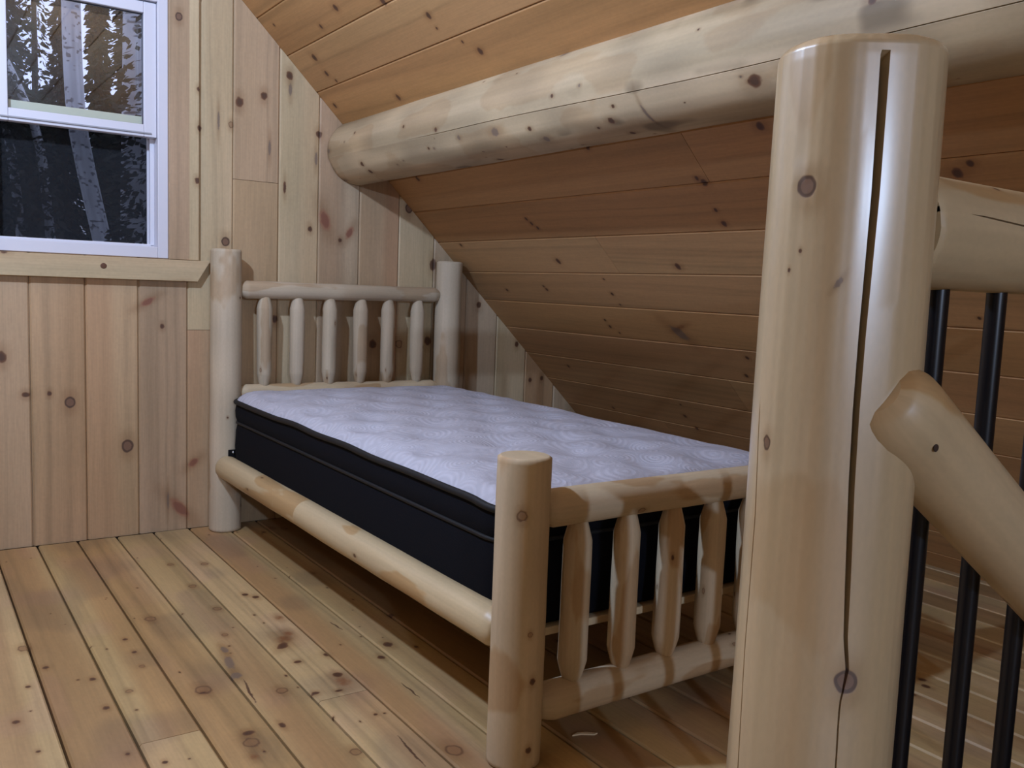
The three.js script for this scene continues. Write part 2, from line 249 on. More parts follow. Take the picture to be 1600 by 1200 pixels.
{ // floor
  const g = thing('floor', 'yellowish pine plank floor with dark joints and knots', 'floor', [0, 0, 0], { kind: 'structure' });
  const r = rng(12), map = (a, d, l) => [a, -d, l];
  for (let i = -26; i <= 22; i++) {
    const a0 = FX0 + FB * i, a1 = Math.min(a0 + FB, EAVE + 0.02), inView = i >= -3;
    const du = inView ? 0 : FB * 26 * (i < -26 + 3 ? 1 : 1), uv = (a, l) => [(a + du + 0.25) / FS, (l + 3.6) / FS];
    let cuts = [WALL_Z, LOFT_Z];
    if (i === 1 || i === 4) cuts = [WALL_Z, -1.94, LOFT_Z]; else { const j = -1.2 + Math.floor(r() * 6) * 0.61; cuts = [WALL_Z, clamp(j, -0.72, 1.2), LOFT_Z]; }
    for (let k = 0; k < cuts.length - 1; k++) {
      let segs = [[cuts[k], cuts[k + 1]]];
      if (a1 > HOLE.x0 && a0 < HOLE.x1) segs = segs.flatMap(([z0, z1]) => [[z0, Math.min(z1, HOLE.z0)], [Math.max(z0, HOLE.z1), z1]].filter(([p, q]) => q - p > 0.01));
      for (const [z0, z1] of segs) part('floor_board', boardGeo(a0, a1, z0 + (z0 === WALL_Z ? 0.004 + 0.006 * r() : 0.0008), z1 - 0.0008, 0.035, 0.0045, map, uv, 0.0028), M.floor, g);
    }
  }
  const slab = [box(-4.7, HOLE.x0, -0.24, -0.036, -3.75, LOFT_Z), box(HOLE.x1, 5.4, -0.24, -0.036, -3.75, LOFT_Z), box(HOLE.x0, HOLE.x1, -0.24, -0.036, -3.75, HOLE.z0), box(HOLE.x0, HOLE.x1, -0.24, -0.036, HOLE.z1, LOFT_Z)];
  part('floor_base', mergeGeometries(slab), M.backing, g);
}
{ // gable wall with the window
  const g = thing('wall_front', 'pale pine gable wall of upright boards around the window', 'wall', [0, 0, 0], { kind: 'structure' });
  const map = (a, d, l) => [a, l, WALL_Z - d], mk = (a0, a1, y0, y1, du = 0) => part('wall_board', boardGeo(a0, a1, y0, y1, 0.018, 0.0055, map, (a, l) => [(a + du) / 3.3, l / 2.2]), M.wall, g);
  const top = (a) => ceilY(a) - 0.001;
  for (let i = 0; i < WX.length - 1; i++) {
    const a0 = WX[i], a1 = Math.min(WX[i + 1], EAVE - 0.02), t = WTONE[i];
    if (a1 > WIN.x0 && a0 < WIN.x1) {
      mk(a0, a1, 0, WIN.y0); mk(a0, a1, WIN.y1, top);
      if (a0 < WIN.x0) mk(a0, WIN.x0, WIN.y0, WIN.y1); if (a1 > WIN.x1) mk(WIN.x1, a1, WIN.y0, WIN.y1);
    } else if (Array.isArray(t)) { mk(a0, a1, 0, t[2] - 0.0008); mk(a0, a1, t[2] + 0.0008, top); } else mk(a0, a1, 0, top);
  }
  for (let i = 0; i < 18; i++) { const a1 = 0.03 - 0.18 * i, a0 = Math.max(a1 - 0.18, -EAVE + 0.02); if (a1 - a0 > 0.03) { const q = [7, 3, 9, 2, 4, 8, 11, 1][i % 8]; mk(a0, a1, 0, top, WX[q] - a0); } }
  const shape = (hole) => { const s = new THREE.Shape([[-EAVE, -0.04], [EAVE, -0.04], [EAVE, 0.01], [0, RIDGE + 0.02], [-EAVE, 0.01]].map((p) => new THREE.Vector2(...p))); if (hole) s.holes.push(new THREE.Path([[WIN.x0, WIN.y0], [WIN.x1, WIN.y0], [WIN.x1, WIN.y1], [WIN.x0, WIN.y1]].map((p) => new THREE.Vector2(...p)))); return s; };
  const e = new THREE.ExtrudeGeometry(shape(true), { depth: 0.12, bevelEnabled: false }); e.translate(0, 0, WALL_Z - 0.139); part('sheathing', e, M.backing, g);
  const b = new THREE.ExtrudeGeometry(shape(false), { depth: 0.12, bevelEnabled: false }); b.translate(0, 0, BACK_Z);
  const uv = b.attributes.uv; for (let i = 0; i < uv.count; i++) uv.setXY(i, uv.getX(i) / 3.3, uv.getY(i) / 2.2);
  solo('wall_back', b, M.plainPine, 'pine gable wall at the far end behind the stair head', 'wall', [0, 0, 0], { kind: 'structure' });
}
{ // sloped ceiling
  const g = thing('ceiling', 'sloped golden brown pine ceiling of long boards', 'ceiling', [0, 0, 0], { kind: 'structure' });
  const slope = new THREE.Group(); slope.name = 'slope'; g.add(slope); slope.position.set(RX, RY, 0);
  slope.quaternion.setFromRotationMatrix(new THREE.Matrix4().makeBasis(V(1 / SQ, -SL / SQ, 0), V(SL / SQ, 1 / SQ, 0), V(0, 0, 1)));
  const map = (a, d, l) => [a, d, l], mk = (a0, a1, z0, z1, du = 0) => part('ceiling_board', boardGeo(a0, a1, z0, z1, 0.018, 0.004, map, (a, l) => [(a + du + 0.1) / CW, (l + 3.6) / CW]), M.ceiling, slope);
  const rows = [...CS]; const up = []; for (let s = -0.095 - 0.18; s > -1.6; s -= 0.18) up.push(s); up.push(-RX * SQ);
  const S = [...up.reverse(), ...rows], n0 = up.length;
  for (let i = 0; i < S.length - 1; i++) {
    const a0 = S[i], a1 = Math.min(S[i + 1], (EAVE - RX) * SQ + 0.01), k = i - n0, du = k < 0 ? CS[(i * 5) % 14] - a0 : 0; if (a1 - a0 < 0.02) continue;
    const j = CEIL_JOINT[k] ?? (-0.4 + (i * 0.73) % 1.6), cuts = [WALL_Z - 0.02, j, j + 3.2, BACK_Z + 0.02];
    for (let q = 0; q < 3; q++) mk(a0, a1, cuts[q] + (q ? 0.0008 : 0), cuts[q + 1] - 0.0008, du);
  }
  part('roof_deck', box(-RX * SQ, (5.45 - RX) * SQ, 0.0185, 0.16, -3.76, BACK_Z + 0.16), M.backing, slope);
  const left = new THREE.Group(); left.name = 'opposite_slope'; g.add(left); left.position.set(0, RIDGE, 0);
  left.quaternion.setFromRotationMatrix(new THREE.Matrix4().makeBasis(V(1 / SQ, SL / SQ, 0), V(-SL / SQ, 1 / SQ, 0), V(0, 0, 1)));
  for (let i = 0; i < 26; i++) { const a1 = -0.18 * i, a0 = a1 - 0.18; if (a0 < -EAVE * SQ - 0.1) break; part('ceiling_board', boardGeo(a0, a1, WALL_Z - 0.02, BACK_Z + 0.02, 0.018, 0.004, map, (a, l) => [(a - a0 + CS[(i * 3) % 14] + 0.1) / CW, (l + 3.6) / CW]), M.ceiling, left); }
  part('roof_deck', box(-4.75 * SQ, 0.12, 0.0185, 0.16, -3.76, BACK_Z + 0.16), M.backing, left);
}
{ // eave strips closing the great room
  solo('ceiling_eave_left', box(-4.7, -EAVE + 0.05, -0.03, 0.05, LOFT_Z, BACK_Z + 0.13), M.plaster, 'boarded eave over the great room wall', 'ceiling', [0, 0, 0], { kind: 'structure' });
  solo('ceiling_eave_right', box(EAVE - 0.05, 5.4, -0.03, 0.05, LOFT_Z, BACK_Z + 0.13), M.plaster, 'boarded eave over the great room wall by the stairs', 'ceiling', [0, 0, 0], { kind: 'structure' });
}
{ // storey below, closed, seen only down the stair well
  const st = { kind: 'structure' };
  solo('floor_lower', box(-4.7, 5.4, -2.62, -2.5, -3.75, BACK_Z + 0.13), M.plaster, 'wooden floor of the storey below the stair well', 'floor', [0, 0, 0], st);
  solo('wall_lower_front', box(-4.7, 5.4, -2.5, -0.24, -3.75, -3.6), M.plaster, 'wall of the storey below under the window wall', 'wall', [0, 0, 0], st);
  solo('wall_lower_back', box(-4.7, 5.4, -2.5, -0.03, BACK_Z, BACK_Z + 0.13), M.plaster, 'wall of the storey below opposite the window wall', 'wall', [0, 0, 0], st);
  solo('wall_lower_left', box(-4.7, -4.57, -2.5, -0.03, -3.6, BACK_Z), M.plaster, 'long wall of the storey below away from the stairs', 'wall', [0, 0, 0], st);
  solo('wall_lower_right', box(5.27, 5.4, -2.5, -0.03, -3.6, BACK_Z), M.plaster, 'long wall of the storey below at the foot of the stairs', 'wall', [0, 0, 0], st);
}

// ---------------------------------------------------------------- window and its trim
{
  const w = thing('window_1', 'white vinyl hung window with its lower sash raised', 'window', [0, 0, 0], { kind: 'structure' });
  const { x0, x1, y0, y1 } = WIN, zf = WALL_Z + 0.006, fr = 0.037;
  const frame = (a0, a1, b0, b1, z0, z1, ws, wb, wt) => mergeGeometries([rbox(a0, a0 + ws, b0, b1, z0, z1), rbox(a1 - ws, a1, b0, b1, z0, z1), rbox(a0 + ws, a1 - ws, b0, b0 + wb, z0, z1), rbox(a0 + ws, a1 - ws, b1 - wt, b1, z0, z1)]);
  part('frame', frame(x0, x1, y0, y1, WALL_Z - 0.13, zf, fr, 0.042, 0.034), M.vinyl, w);
  part('frame_sill', rbox(x0 + fr, x1 - fr, y0 + 0.042, y0 + 0.052, WALL_Z - 0.13, WALL_Z - 0.05), M.vinyl, w);
  const ix0 = x0 + fr, ix1 = x1 - fr;
  for (const [a, b] of [[ix0, ix0 + 0.016], [ix1 - 0.016, ix1]]) {
    part('jamb_track', rbox(a, b, y0 + 0.042, y1 - 0.034, WALL_Z - 0.062, WALL_Z - 0.050, 0.002), M.vinyl, w);
    part('jamb_track', rbox(a, b, y0 + 0.042, y1 - 0.034, WALL_Z - 0.108, WALL_Z - 0.098, 0.002), M.vinyl, w);
  }
  // raised inner sash
  const inner = part('sash', frame(ix0 + 0.001, ix1 - 0.001, 1.508, 1.992, WALL_Z - 0.048, WALL_Z - 0.008, 0.044, 0.044, 0.04), M.vinyl, w, 'raised white inner sash');
  part('sash_lip', rbox(ix0 + 0.02, ix1 - 0.02, 1.518, 1.524, WALL_Z - 0.012, WALL_Z - 0.002, 0.002), M.vinylShade, inner);
  part('gasket', frame(ix0 + 0.0445, ix1 - 0.0445, 1.5515, 1.9525, WALL_Z - 0.036, WALL_Z - 0.024, 0.003, 0.003, 0.003), M.gasket, inner);
  part('pane', box(ix0 + 0.046, ix1 - 0.046, 1.553, 1.951, WALL_Z - 0.031, WALL_Z - 0.029), M.glass, inner);
  // fixed outer sash behind it
  const outer = part('sash', frame(ix0 + 0.002, ix1 - 0.002, 1.552, 1.994, WALL_Z - 0.096, WALL_Z - 0.064, 0.030, 0.036, 0.030), M.olive, w, 'outer sash with a dull olive rail');
  part('pane', box(ix0 + 0.033, ix1 - 0.033, 1.59, 1.963, WALL_Z - 0.081, WALL_Z - 0.079), M.glass, outer);
  const sc = part('insect_screen', box(ix0 + 0.006, ix1 - 0.006, y0 + 0.056, 1.548, WALL_Z - 0.1215, WALL_Z - 0.121), M.screen, w, 'dark insect screen mesh');
  sc.castShadow = false;

  // casing boards and apron (local wall texture)
  const flat = (pts, z0, z1, du = 0, dv = 0) => {
    const s = new THREE.Shape(pts.map((p) => new THREE.Vector2(...p))), g = new THREE.ExtrudeGeometry(s, { depth: z1 - z0 - 0.004, bevelEnabled: true, bevelThickness: 0.002, bevelSize: 0.002, bevelOffset: -0.002, bevelSegments: 2 });
    g.translate(0, 0, z0 + 0.002); const uv = g.attributes.uv, p = g.attributes.position; for (let i = 0; i < uv.count; i++) uv.setXY(i, (p.getX(i) + du) / 3.3, (p.getY(i) + dv) / 2.2); return g;
  };
  const st = { kind: 'structure' }, rect = (a, b, c, d) => [[a, c], [b, c], [b, d], [a, d]];
  solo('trim_1', flat(rect(x1, 0.972, 1.06, 2.03), WALL_Z, WALL_Z + 0.02), M.wall, 'pine casing board beside the window with one knot', 'trim', [0, 0, 0], st);
  solo('trim_2', flat(rect(0.145, x0, 1.06, 2.03), WALL_Z, WALL_Z + 0.02, 1.2), M.wall, 'pine casing board on the far side of the window', 'trim', [0, 0, 0], st);
  const turned = flat(rect(0.145, 0.972, 2.031, 2.14), WALL_Z, WALL_Z + 0.022); { const uv = turned.attributes.uv, p = turned.attributes.position; for (let i = 0; i < uv.count; i++) uv.setXY(i, (p.getY(i) - 0.6) / 3.3, p.getX(i) / 2.2); }
  solo('trim_3', turned, M.wall, 'pine head casing over the window', 'trim', [0, 0, 0], st);
  const apron = flat([[0.14, 0.978], [0.965, 0.978], [1.013, 1.0585], [0.095, 1.0585]], WALL_Z, WALL_Z + 0.032); { const uv = apron.attributes.uv, p = apron.attributes.position; for (let i = 0; i < uv.count; i++) uv.setXY(i, (p.getY(i) - 1.018 + 1.385) / 3.3, (p.getX(i) + 0.9) / 2.2); }
  const ap = solo('trim_4', apron, M.wall, 'pine apron board with slanted ends under the window', 'trim', [0, 0, 0], st);
  const kn = new THREE.SphereGeometry(0.011, 16, 10); kn.scale(1, 0.95, 0.12); kn.translate(0.629, 1.024, WALL_Z + 0.0325); part('knot', kn, std({ color: 0x5e3c28, roughness: 0.7 }), ap);
}

// ---------------------------------------------------------------- round logs
// along +Y from 0 to L. rf(y, theta) radius. cracks: [{theta(y), w(y), depth(y)}]
function logGeo(L, rf, { seg = 28, rings = 16, ends = [], cracks = [], around = 1, uvLen = 2.4, uo = 0, vo = 0, bevel = 0.006, creased = false } = {}) {
  const ys = new Set([0, L]); for (let i = 0; i <= rings; i++) ys.add(L * i / rings); for (const e of ends) { ys.add(e); ys.add(L - e); }
  const Y = [...ys].filter((v) => v >= 0 && v <= L).sort((a, b) => a - b).filter((v, i, A) => i === 0 || v - A[i - 1] > 1e-5 || i === A.length - 1);
  const cols = []; // functions of y
  const two = Math.PI * 2, mid = L / 2;
  for (let i = 0; i < seg; i++) { const t = i / seg * two; if (cracks.some((c) => { let d = ((t - c.theta(mid)) % two + two * 1.5) % two - Math.PI; return Math.abs(d) < (c.clear ?? 0.16); })) continue; cols.push({ t, f: () => t, k: 0 }); }
  for (const c of cracks) for (const [o, k] of [[-0.9, 0], [-0.5, 0], [-0.38, 1], [0.38, 1], [0.5, 0], [0.9, 0]]) { const t = ((c.theta(mid) % two) + two) % two + o * c.w(mid); cols.push({ t, f: (y) => ((c.theta(y) % two) + two) % two + o * c.w(y), k, c }); }
  cols.sort((a, b) => a.t - b.t); cols.push({ ...cols[0], t: cols[0].t + two, f: (y) => cols[0].f(y) + two });
  const pos = [], uv = [], idx = [], n = cols.length;
  const row = (y, s, yy) => { for (const c of cols) { const th = c.f(y); let r = rf(y, th % two) * s; if (c.k) r -= c.c.depth(y) * s; pos.push(Math.cos(th) * r, yy ?? y, Math.sin(th) * r); uv.push(th / two * around + uo, y / uvLen + vo); } };
  const R0 = rf(0, 0), RL = rf(L, 0);
  row(0, Math.max(0.5, 1 - bevel / R0), 0); for (const y of Y) if (y > 0 && y < L) row(y === Y[0] ? bevel : y, 1);
  row(L, Math.max(0.5, 1 - bevel / RL), L);
  // bevel rows
  const rowsN = pos.length / 3 / n;
  for (let i = 0; i < rowsN - 1; i++) for (let j = 0; j < n - 1; j++) { const a = i * n + j, b = a + 1, c = a + n, d = c + 1; idx.push(a, c, b, b, c, d); }
  const cap = (y, s, up) => { const b = pos.length / 3; for (const c of cols) { const th = c.f(y); let r = rf(y, th % two) * s; if (c.k) r -= c.c.depth(y) * s; pos.push(Math.cos(th) * r, y, Math.sin(th) * r); uv.push(0.31 + Math.cos(th) * r * 1.2, 0.2 + vo + Math.sin(th) * r * 0.4); } pos.push(0, y, 0); uv.push(0.31, 0.2 + vo); const o = b + n; for (let j = 0; j < n - 1; j++) up ? idx.push(o, b + j + 1, b + j) : idx.push(o, b + j, b + j + 1); };
  cap(0, Math.max(0.5, 1 - bevel / R0), false); cap(L, Math.max(0.5, 1 - bevel / RL), true);
  let g = new THREE.BufferGeometry(); g.setAttribute('position', new THREE.Float32BufferAttribute(pos, 3)); g.setAttribute('uv', new THREE.Float32BufferAttribute(uv, 2)); g.setIndex(idx); g.computeVertexNormals();
  const N = g.attributes.normal; for (let i = 0; i < rowsN; i++) { const a = i * n, b = a + n - 1, v = V(N.getX(a) + N.getX(b), N.getY(a) + N.getY(b), N.getZ(a) + N.getZ(b)).normalize(); N.setXYZ(a, v.x, v.y, v.z); N.setXYZ(b, v.x, v.y, v.z); }
  if (creased) g = toCreasedNormals(g, 0.7);
  return g;
}
let logSeed = 0;
// a peeled log from p to q; opts.tip = [length, end radius] sharpens both ends
function logBetween(p, q, r0, r1, o = {}) {
  const L = p.distanceTo(q), sd = ++logSeed, rr = rng(900 + sd), un = o.uneven ?? 0.035;
  const rf = (y, th) => {
    const t = y / L; let r = lerp(r0, r1, t) * (1 + un * (n3(Math.cos(th) * 1.3 + sd * 7.7, Math.sin(th) * 1.3, y * 7) - 0.5) * 2);
    if (o.tip) { const d = Math.min(y, L - y); if (d < o.tip[0]) { const k = d / o.tip[0]; r = lerp(o.tip[1], r, Math.pow(k, 0.75)); } }
    return r;
  };
  const e = o.tip ? [0.12, 0.3, 0.55, 0.8, 1, 1.25].map((k) => k * o.tip[0]) : [0.004, 0.012];
  const g = logGeo(L, rf, { seg: o.seg ?? 24, rings: o.rings ?? Math.max(6, Math.round(L / 0.08)), ends: e, uo: o.uo ?? rr(), vo: o.vo ?? rr(), around: o.around ?? 1, uvLen: o.uvLen ?? 2.4, bevel: o.bevel ?? 0.005, cracks: o.cracks ?? [], creased: o.creased });
  g.applyQuaternion(new THREE.Quaternion().setFromUnitVectors(V(0, 1, 0), q.clone().sub(p).normalize())); g.translate(p.x, p.y, p.z); return g;
}

{ // roof purlin
  const z0 = WALL_Z + 0.001, L = 6.6, tex = { uvLen: 4.6, around: 1, uo: 0.1, vo: 0 };
  const rf = (y, th) => 0.131 * (1 + 0.002 * y) * (1 + 0.05 * (n3(Math.cos(th) * 1.2 + 3, Math.sin(th) * 1.2, y * 1.6) - 0.5) + 0.02 * (n3(Math.cos(th) * 3, Math.sin(th) * 3 + 8, y * 6) - 0.5));
  const g = logGeo(L, rf, { seg: 48, rings: 90, bevel: 0.012, ends: [0.01, 0.03], ...tex, cracks: [{ theta: (y) => 2.80 + 0.2 * (n2(y * 0.9, 4) - 0.5), w: () => 0.014, depth: (y) => 0.004 * sstep(0.6, 1.2, y), clear: 0.22 }] });
  g.rotateX(Math.PI / 2);                                       // +Y -> +Z
  solo('log_beam', g, M.beam, 'long peeled log purlin running under the sloped ceiling', 'beam', [1.626, 1.539, z0]);
}

// ---------------------------------------------------------------- log bed
const BX0 = 1.062, BX1 = 2.062, HZ = -3.53, FZ = -1.487;
{
  const o = V((BX0 + BX1) / 2, 0, (HZ + FZ) / 2);
  const bed = thing('log_bed', 'peeled log single bed with spindle headboard and footboard', 'bed', o.toArray());
  const lg = (name, p, q, r0, r1, mat, opt, label) => part(name, off(logBetween(p, q, r0, r1, opt), o), mat, bed, label);
  for (const x of [BX0, BX1]) {
    lg('head_post', V(x, 0, HZ), V(x, 1.108, HZ), 0.062, 0.058, M.head, { bevel: 0.007, seg: 32, vo: x * 0.2 });
    lg('foot_post', V(x, 0, FZ), V(x, 0.66, FZ), 0.058, 0.0565, M.bed, { bevel: 0.006, seg: 36, uneven: 0.02, ...(x === BX0 ? { uo: 0, vo: 0 } : {}) });
  }
  lg('head_rail', V(BX0 + 0.05, 0.955, HZ), V(BX1 - 0.05, 0.957, HZ), 0.035, 0.032, M.head, { tip: [0.03, 0.018], vo: 0.3 });
  lg('head_rail', V(BX0 + 0.05, 0.547, HZ), V(BX1 - 0.05, 0.545, HZ), 0.033, 0.032, M.bed, { tip: [0.03, 0.018] });
  for (const x of [1.2155, 1.352, 1.492, 1.633, 1.762, 1.906]) lg('head_spindle', V(x, 0.565, HZ), V(x, 0.937, HZ), 0.029, 0.031, M.head, { tip: [0.055, 0.016], uneven: 0.06, rings: 14 });
  lg('foot_rail', V(BX0 + 0.046, 0.54, FZ), V(BX1 - 0.046, 0.543, FZ), 0.041, 0.039, M.bed, { tip: [0.028, 0.028], vo: 0.12, uo: 0.2 });
  lg('foot_rail', V(BX0 + 0.046, 0.110, FZ), V(BX1 - 0.046, 0.112, FZ), 0.042, 0.040, M.bed, { tip: [0.045, 0.026], vo: 0.62 });
  for (const x of [1.212, 1.355, 1.495, 1.634, 1.773, 1.912]) lg('foot_spindle', V(x, 0.132, FZ), V(x, 0.522, FZ), 0.033, 0.0315, M.bed, { tip: [0.06, 0.013], uneven: 0.06, rings: 16 });
  for (const [x, s] of [[BX0 - 0.012, 1], [BX1 + 0.012, -1]]) {
    lg('side_rail', V(x, 0.262, HZ + 0.035), V(x, 0.274, FZ - 0.038), 0.046, 0.044, M.rail, { tip: [0.03, 0.03], uneven: 0.03, uvLen: 2 });
    for (const [z, d] of [[HZ + 0.062, 1], [FZ - 0.075, -1]]) {
      const br = part('rail_bracket', off(mergeGeometries([rbox(x + s * 0.022 - 0.018, x + s * 0.022 + 0.018, 0.295, 0.332, Math.min(z, z + d * 0.006), Math.max(z, z + d * 0.006), 0.002), rbox(x + s * 0.036 - 0.003, x + s * 0.036 + 0.003, 0.235, 0.332, Math.min(z, z + d * 0.09), Math.max(z, z + d * 0.09), 0.002)]), o), M.iron, bed, 'black iron bracket');
      const bo = new THREE.SphereGeometry(0.006, 12, 8); bo.translate(x + s * 0.022, 0.322, z + d * 0.007); part('bolt', off(bo, o), M.steel, br);
    }
    part('support_ledge', off(rbox(Math.min(x + s * 0.03, x + s * 0.075), Math.max(x + s * 0.03, x + s * 0.075), 0.2, 0.222, HZ + 0.08, FZ - 0.09), o), M.stairWood, bed);
  }
  for (let i = 0; i < 10; i++) { const z = lerp(HZ + 0.13, FZ - 0.115, i / 9); part('slat', off(rbox(BX0 + 0.045, BX1 - 0.045, 0.2225, 0.241, z - 0.042, z + 0.042), o), M.chip, bed); }
}

// ---------------------------------------------------------------- mattress
{
  const X0 = 1.068, X1 = 2.056, Z0 = -3.478, Z1 = -1.562, yB = 0.243, y2 = 0.446, y1 = 0.526, o = V((X0 + X1) / 2, yB, (Z0 + Z1) / 2);
  const mt = thing('mattress', 'thick single mattress with white quilted top and charcoal sides', 'mattress', o.toArray());
  const rr = (inset, n = 260) => { // rounded rectangle loop, even spacing
    const a = X0 + inset, b = X1 - inset, c = Z0 + inset, d = Z1 - inset, r = Math.min((b - a) / 2, Math.max(0.0005, 0.075 - inset * 0.9)), hw = Math.max(0, (b - a) / 2 - r), hl = (d - c) / 2 - r, q = Math.PI * r / 2, per = 4 * (hw + hl) + 4 * q, out = [];
    for (let i = 0; i < n; i++) {
      let s = i / n * per, x, z; const mx = (a + b) / 2, mz = (c + d) / 2;
      const E = [[2 * hl, (t) => [b, mz - hl + t]], [q, (t) => [mx + hw + r * Math.cos(t / r), mz + hl + r * Math.sin(t / r)]], [2 * hw, (t) => [mx + hw - t, d]], [q, (t) => [mx - hw - r * Math.sin(t / r), mz + hl + r * Math.cos(t / r)]], [2 * hl, (t) => [a, mz + hl - t]], [q, (t) => [mx - hw - r * Math.cos(t / r), mz - hl - r * Math.sin(t / r)]], [2 * hw, (t) => [mx - hw + t, c]], [q, (t) => [mx + hw + r * Math.sin(t / r), mz - hl - r * Math.cos(t / r)]]];
      for (const [len, f] of E) { if (s <= len) { [x, z] = f(s); break; } s -= len; }
      if (x === undefined) [x, z] = [b, mz - hl]; out.push([x, z]);
    } return out;
  };
  const sag = (x, z) => 0.004 * (n2(z * 5 + 3, x * 2) - 0.5) * 2 - 0.010 * sstep(-1.72, -1.57, z);
  const loft = (levels) => { // [inset, y, follow sag]
    const n = 260, pos = [], uv = [], idx = [];
    levels.forEach(([ins, y, f = 0]) => rr(ins, n).forEach(([x, z], i) => { pos.push(x - o.x, y + f * sag(x, z) - o.y, z - o.z); uv.push(i / n * 5.8 / 0.5, y / 0.5); }));
    for (let k = 0; k < levels.length - 1; k++) for (let i = 0; i < n; i++) { const j = (i + 1) % n, a = k * n + i, b = k * n + j, c = a + n, d = b + n; idx.push(a, c, b, b, c, d); }
    const g = new THREE.BufferGeometry(); g.setAttribute('position', new THREE.Float32BufferAttribute(pos, 3)); g.setAttribute('uv', new THREE.Float32BufferAttribute(uv, 2)); g.setIndex(idx); g.computeVertexNormals(); return g;
  };
  const knit = toTexture(paint(256, 256, (x, y, q) => { const v = 120 + 70 * Math.sin(x * 6.283 / 8) * Math.sin(y * 6.283 / 8) + 60 * (n2(x * 0.5, y * 0.5) - 0.5); q[0] = q[1] = q[2] = v; }), 256, 256, false); knit.repeat.set(4, 4);
  const side = new THREE.MeshPhysicalMaterial({ color: 0x111218, roughness: 0.95, specularIntensity: 0.25, bumpMap: knit, bumpScale: 0.0006 }), pipe = std({ color: 0x07080c, roughness: 0.7 });
  part('side_panel', loft([[0.30, yB], [0.02, yB], [0.006, yB + 0.012], [0.0, yB + 0.06], [-0.004, yB + 0.11], [0.0, y2 - 0.03], [0.006, y2]]), side, mt, 'charcoal woven side panel');
  part('border_band', loft([[0.006, y2], [-0.002, y2 + 0.02, 0.3], [-0.004, y2 + 0.045, 0.7], [0.002, y1, 1]]), side, mt, 'charcoal upper border band');
  const piping = (y, ins, f, r) => { const c = new THREE.CatmullRomCurve3(rr(ins, 130).map(([x, z]) => V(x - o.x, y + f * sag(x, z) - o.y, z - o.z)), true); return new THREE.TubeGeometry(c, 260, r, 8, true); };
  part('piping', piping(y2, 0.004, 0, 0.0055), pipe, mt); part('piping', piping(y1, -0.001, 1, 0.0095), pipe, mt);
  // quilted top
  const tuft = []; { let q = 0; for (let z = Z0 + 0.13; z < Z1 - 0.04; z += 0.185, q++) for (let x = X0 + (q % 2 ? 0.09 : 0.2); x < X1 - 0.04; x += 0.22) tuft.push([x + 0.02 * (h2(q, Math.round(x * 50)) - 0.5), z + 0.02 * (h2(Math.round(x * 70), q) - 0.5)]); }
  const n = 260, insets = []; for (let i = 0; i <= 14; i++) insets.push(0.09 * (i / 14) ** 1.5); for (let v = 0.10; v < 0.494; v += 0.009) insets.push(v); insets.push(0.494);
  const pos = [], uv = [], idx = [];
  const topY = (x, z, d) => {
    let y = y1 + 0.003 + sag(x, z) * Math.max(0, 1 - d / 0.2) + 0.034 * (1 - Math.exp(-d / 0.022)) + 0.012 * (1 - Math.exp(-d / 0.2));
    let near = 9; for (const [tx, tz] of tuft) { const e = Math.hypot(x - tx, z - tz); if (e < near) near = e; }
    y += (0.016 * sstep(0.0, 0.10, near) - 0.014) * sstep(0.015, 0.06, d) + 0.004 * (n2(x * 16, z * 16) - 0.5); return y;
  };
  insets.forEach((v) => rr(v, n).forEach(([x, z]) => { pos.push(x - o.x, topY(x, z, v) - o.y, z - o.z); uv.push(x / 0.62, z / 0.62); }));
  for (let k = 0; k < insets.length - 1; k++) for (let i = 0; i < n; i++) { const j = (i + 1) % n, a = k * n + i, b = k * n + j, c = a + n, d = b + n; idx.push(a, c, b, b, c, d); }
  const g = new THREE.BufferGeometry(); g.setAttribute('position', new THREE.Float32BufferAttribute(pos, 3)); g.setAttribute('uv', new THREE.Float32BufferAttribute(uv, 2)); g.setIndex(idx); g.computeVertexNormals();
  const sw = []; { const r = rng(88); for (let i = 0; i < 34; i++) sw.push([r(), r(), 0.6 + r() * 0.8]); }
  const swirl = (x, y) => { let b = 9, p = 9, fi = 0; for (let i = 0; i < sw.length; i++) { let dx = Math.abs(x - sw[i][0]), dy = Math.abs(y - sw[i][1]); dx = Math.min(dx, 1 - dx); dy = Math.min(dy, 1 - dy); const e = Math.hypot(dx, dy) * sw[i][2]; if (e < b) { p = b; b = e; fi = i; } else if (e < p) p = e; } return [0.5 + 0.5 * Math.sin(b * 6.283 / 0.026 + fi), p - b]; };
  const SW = []; for (let y = 0; y < 1024; y++) for (let x = 0; x < 1024; x++) SW.push(swirl(x / 1024, y / 1024));
  const sd = paint(1024, 1024, (x, y, q) => { const [s, e] = SW[y * 1024 + x], v = 120 + 90 * s * sstep(0, 0.03, e) + 40 * (n2(x / 5, y / 5) - 0.5); q[0] = q[1] = q[2] = v; });
  const cd = paint(1024, 1024, (x, y, q) => { const [s, e] = SW[y * 1024 + x], v = s * sstep(0, 0.03, e), p = n2(x / 37, y / 37) - 0.5, w = 0.95 + 0.05 * v + 0.05 * p; q[0] = 192 * w; q[1] = 192 * w; q[2] = 204 * w; });
  part('quilted_top', g, std({ map: toTexture(cd, 1024, 1024), bumpMap: toTexture(sd, 1024, 1024, false), bumpScale: 0.0022, roughness: 0.75 }), mt, 'white quilted top with swirling stitches');
}

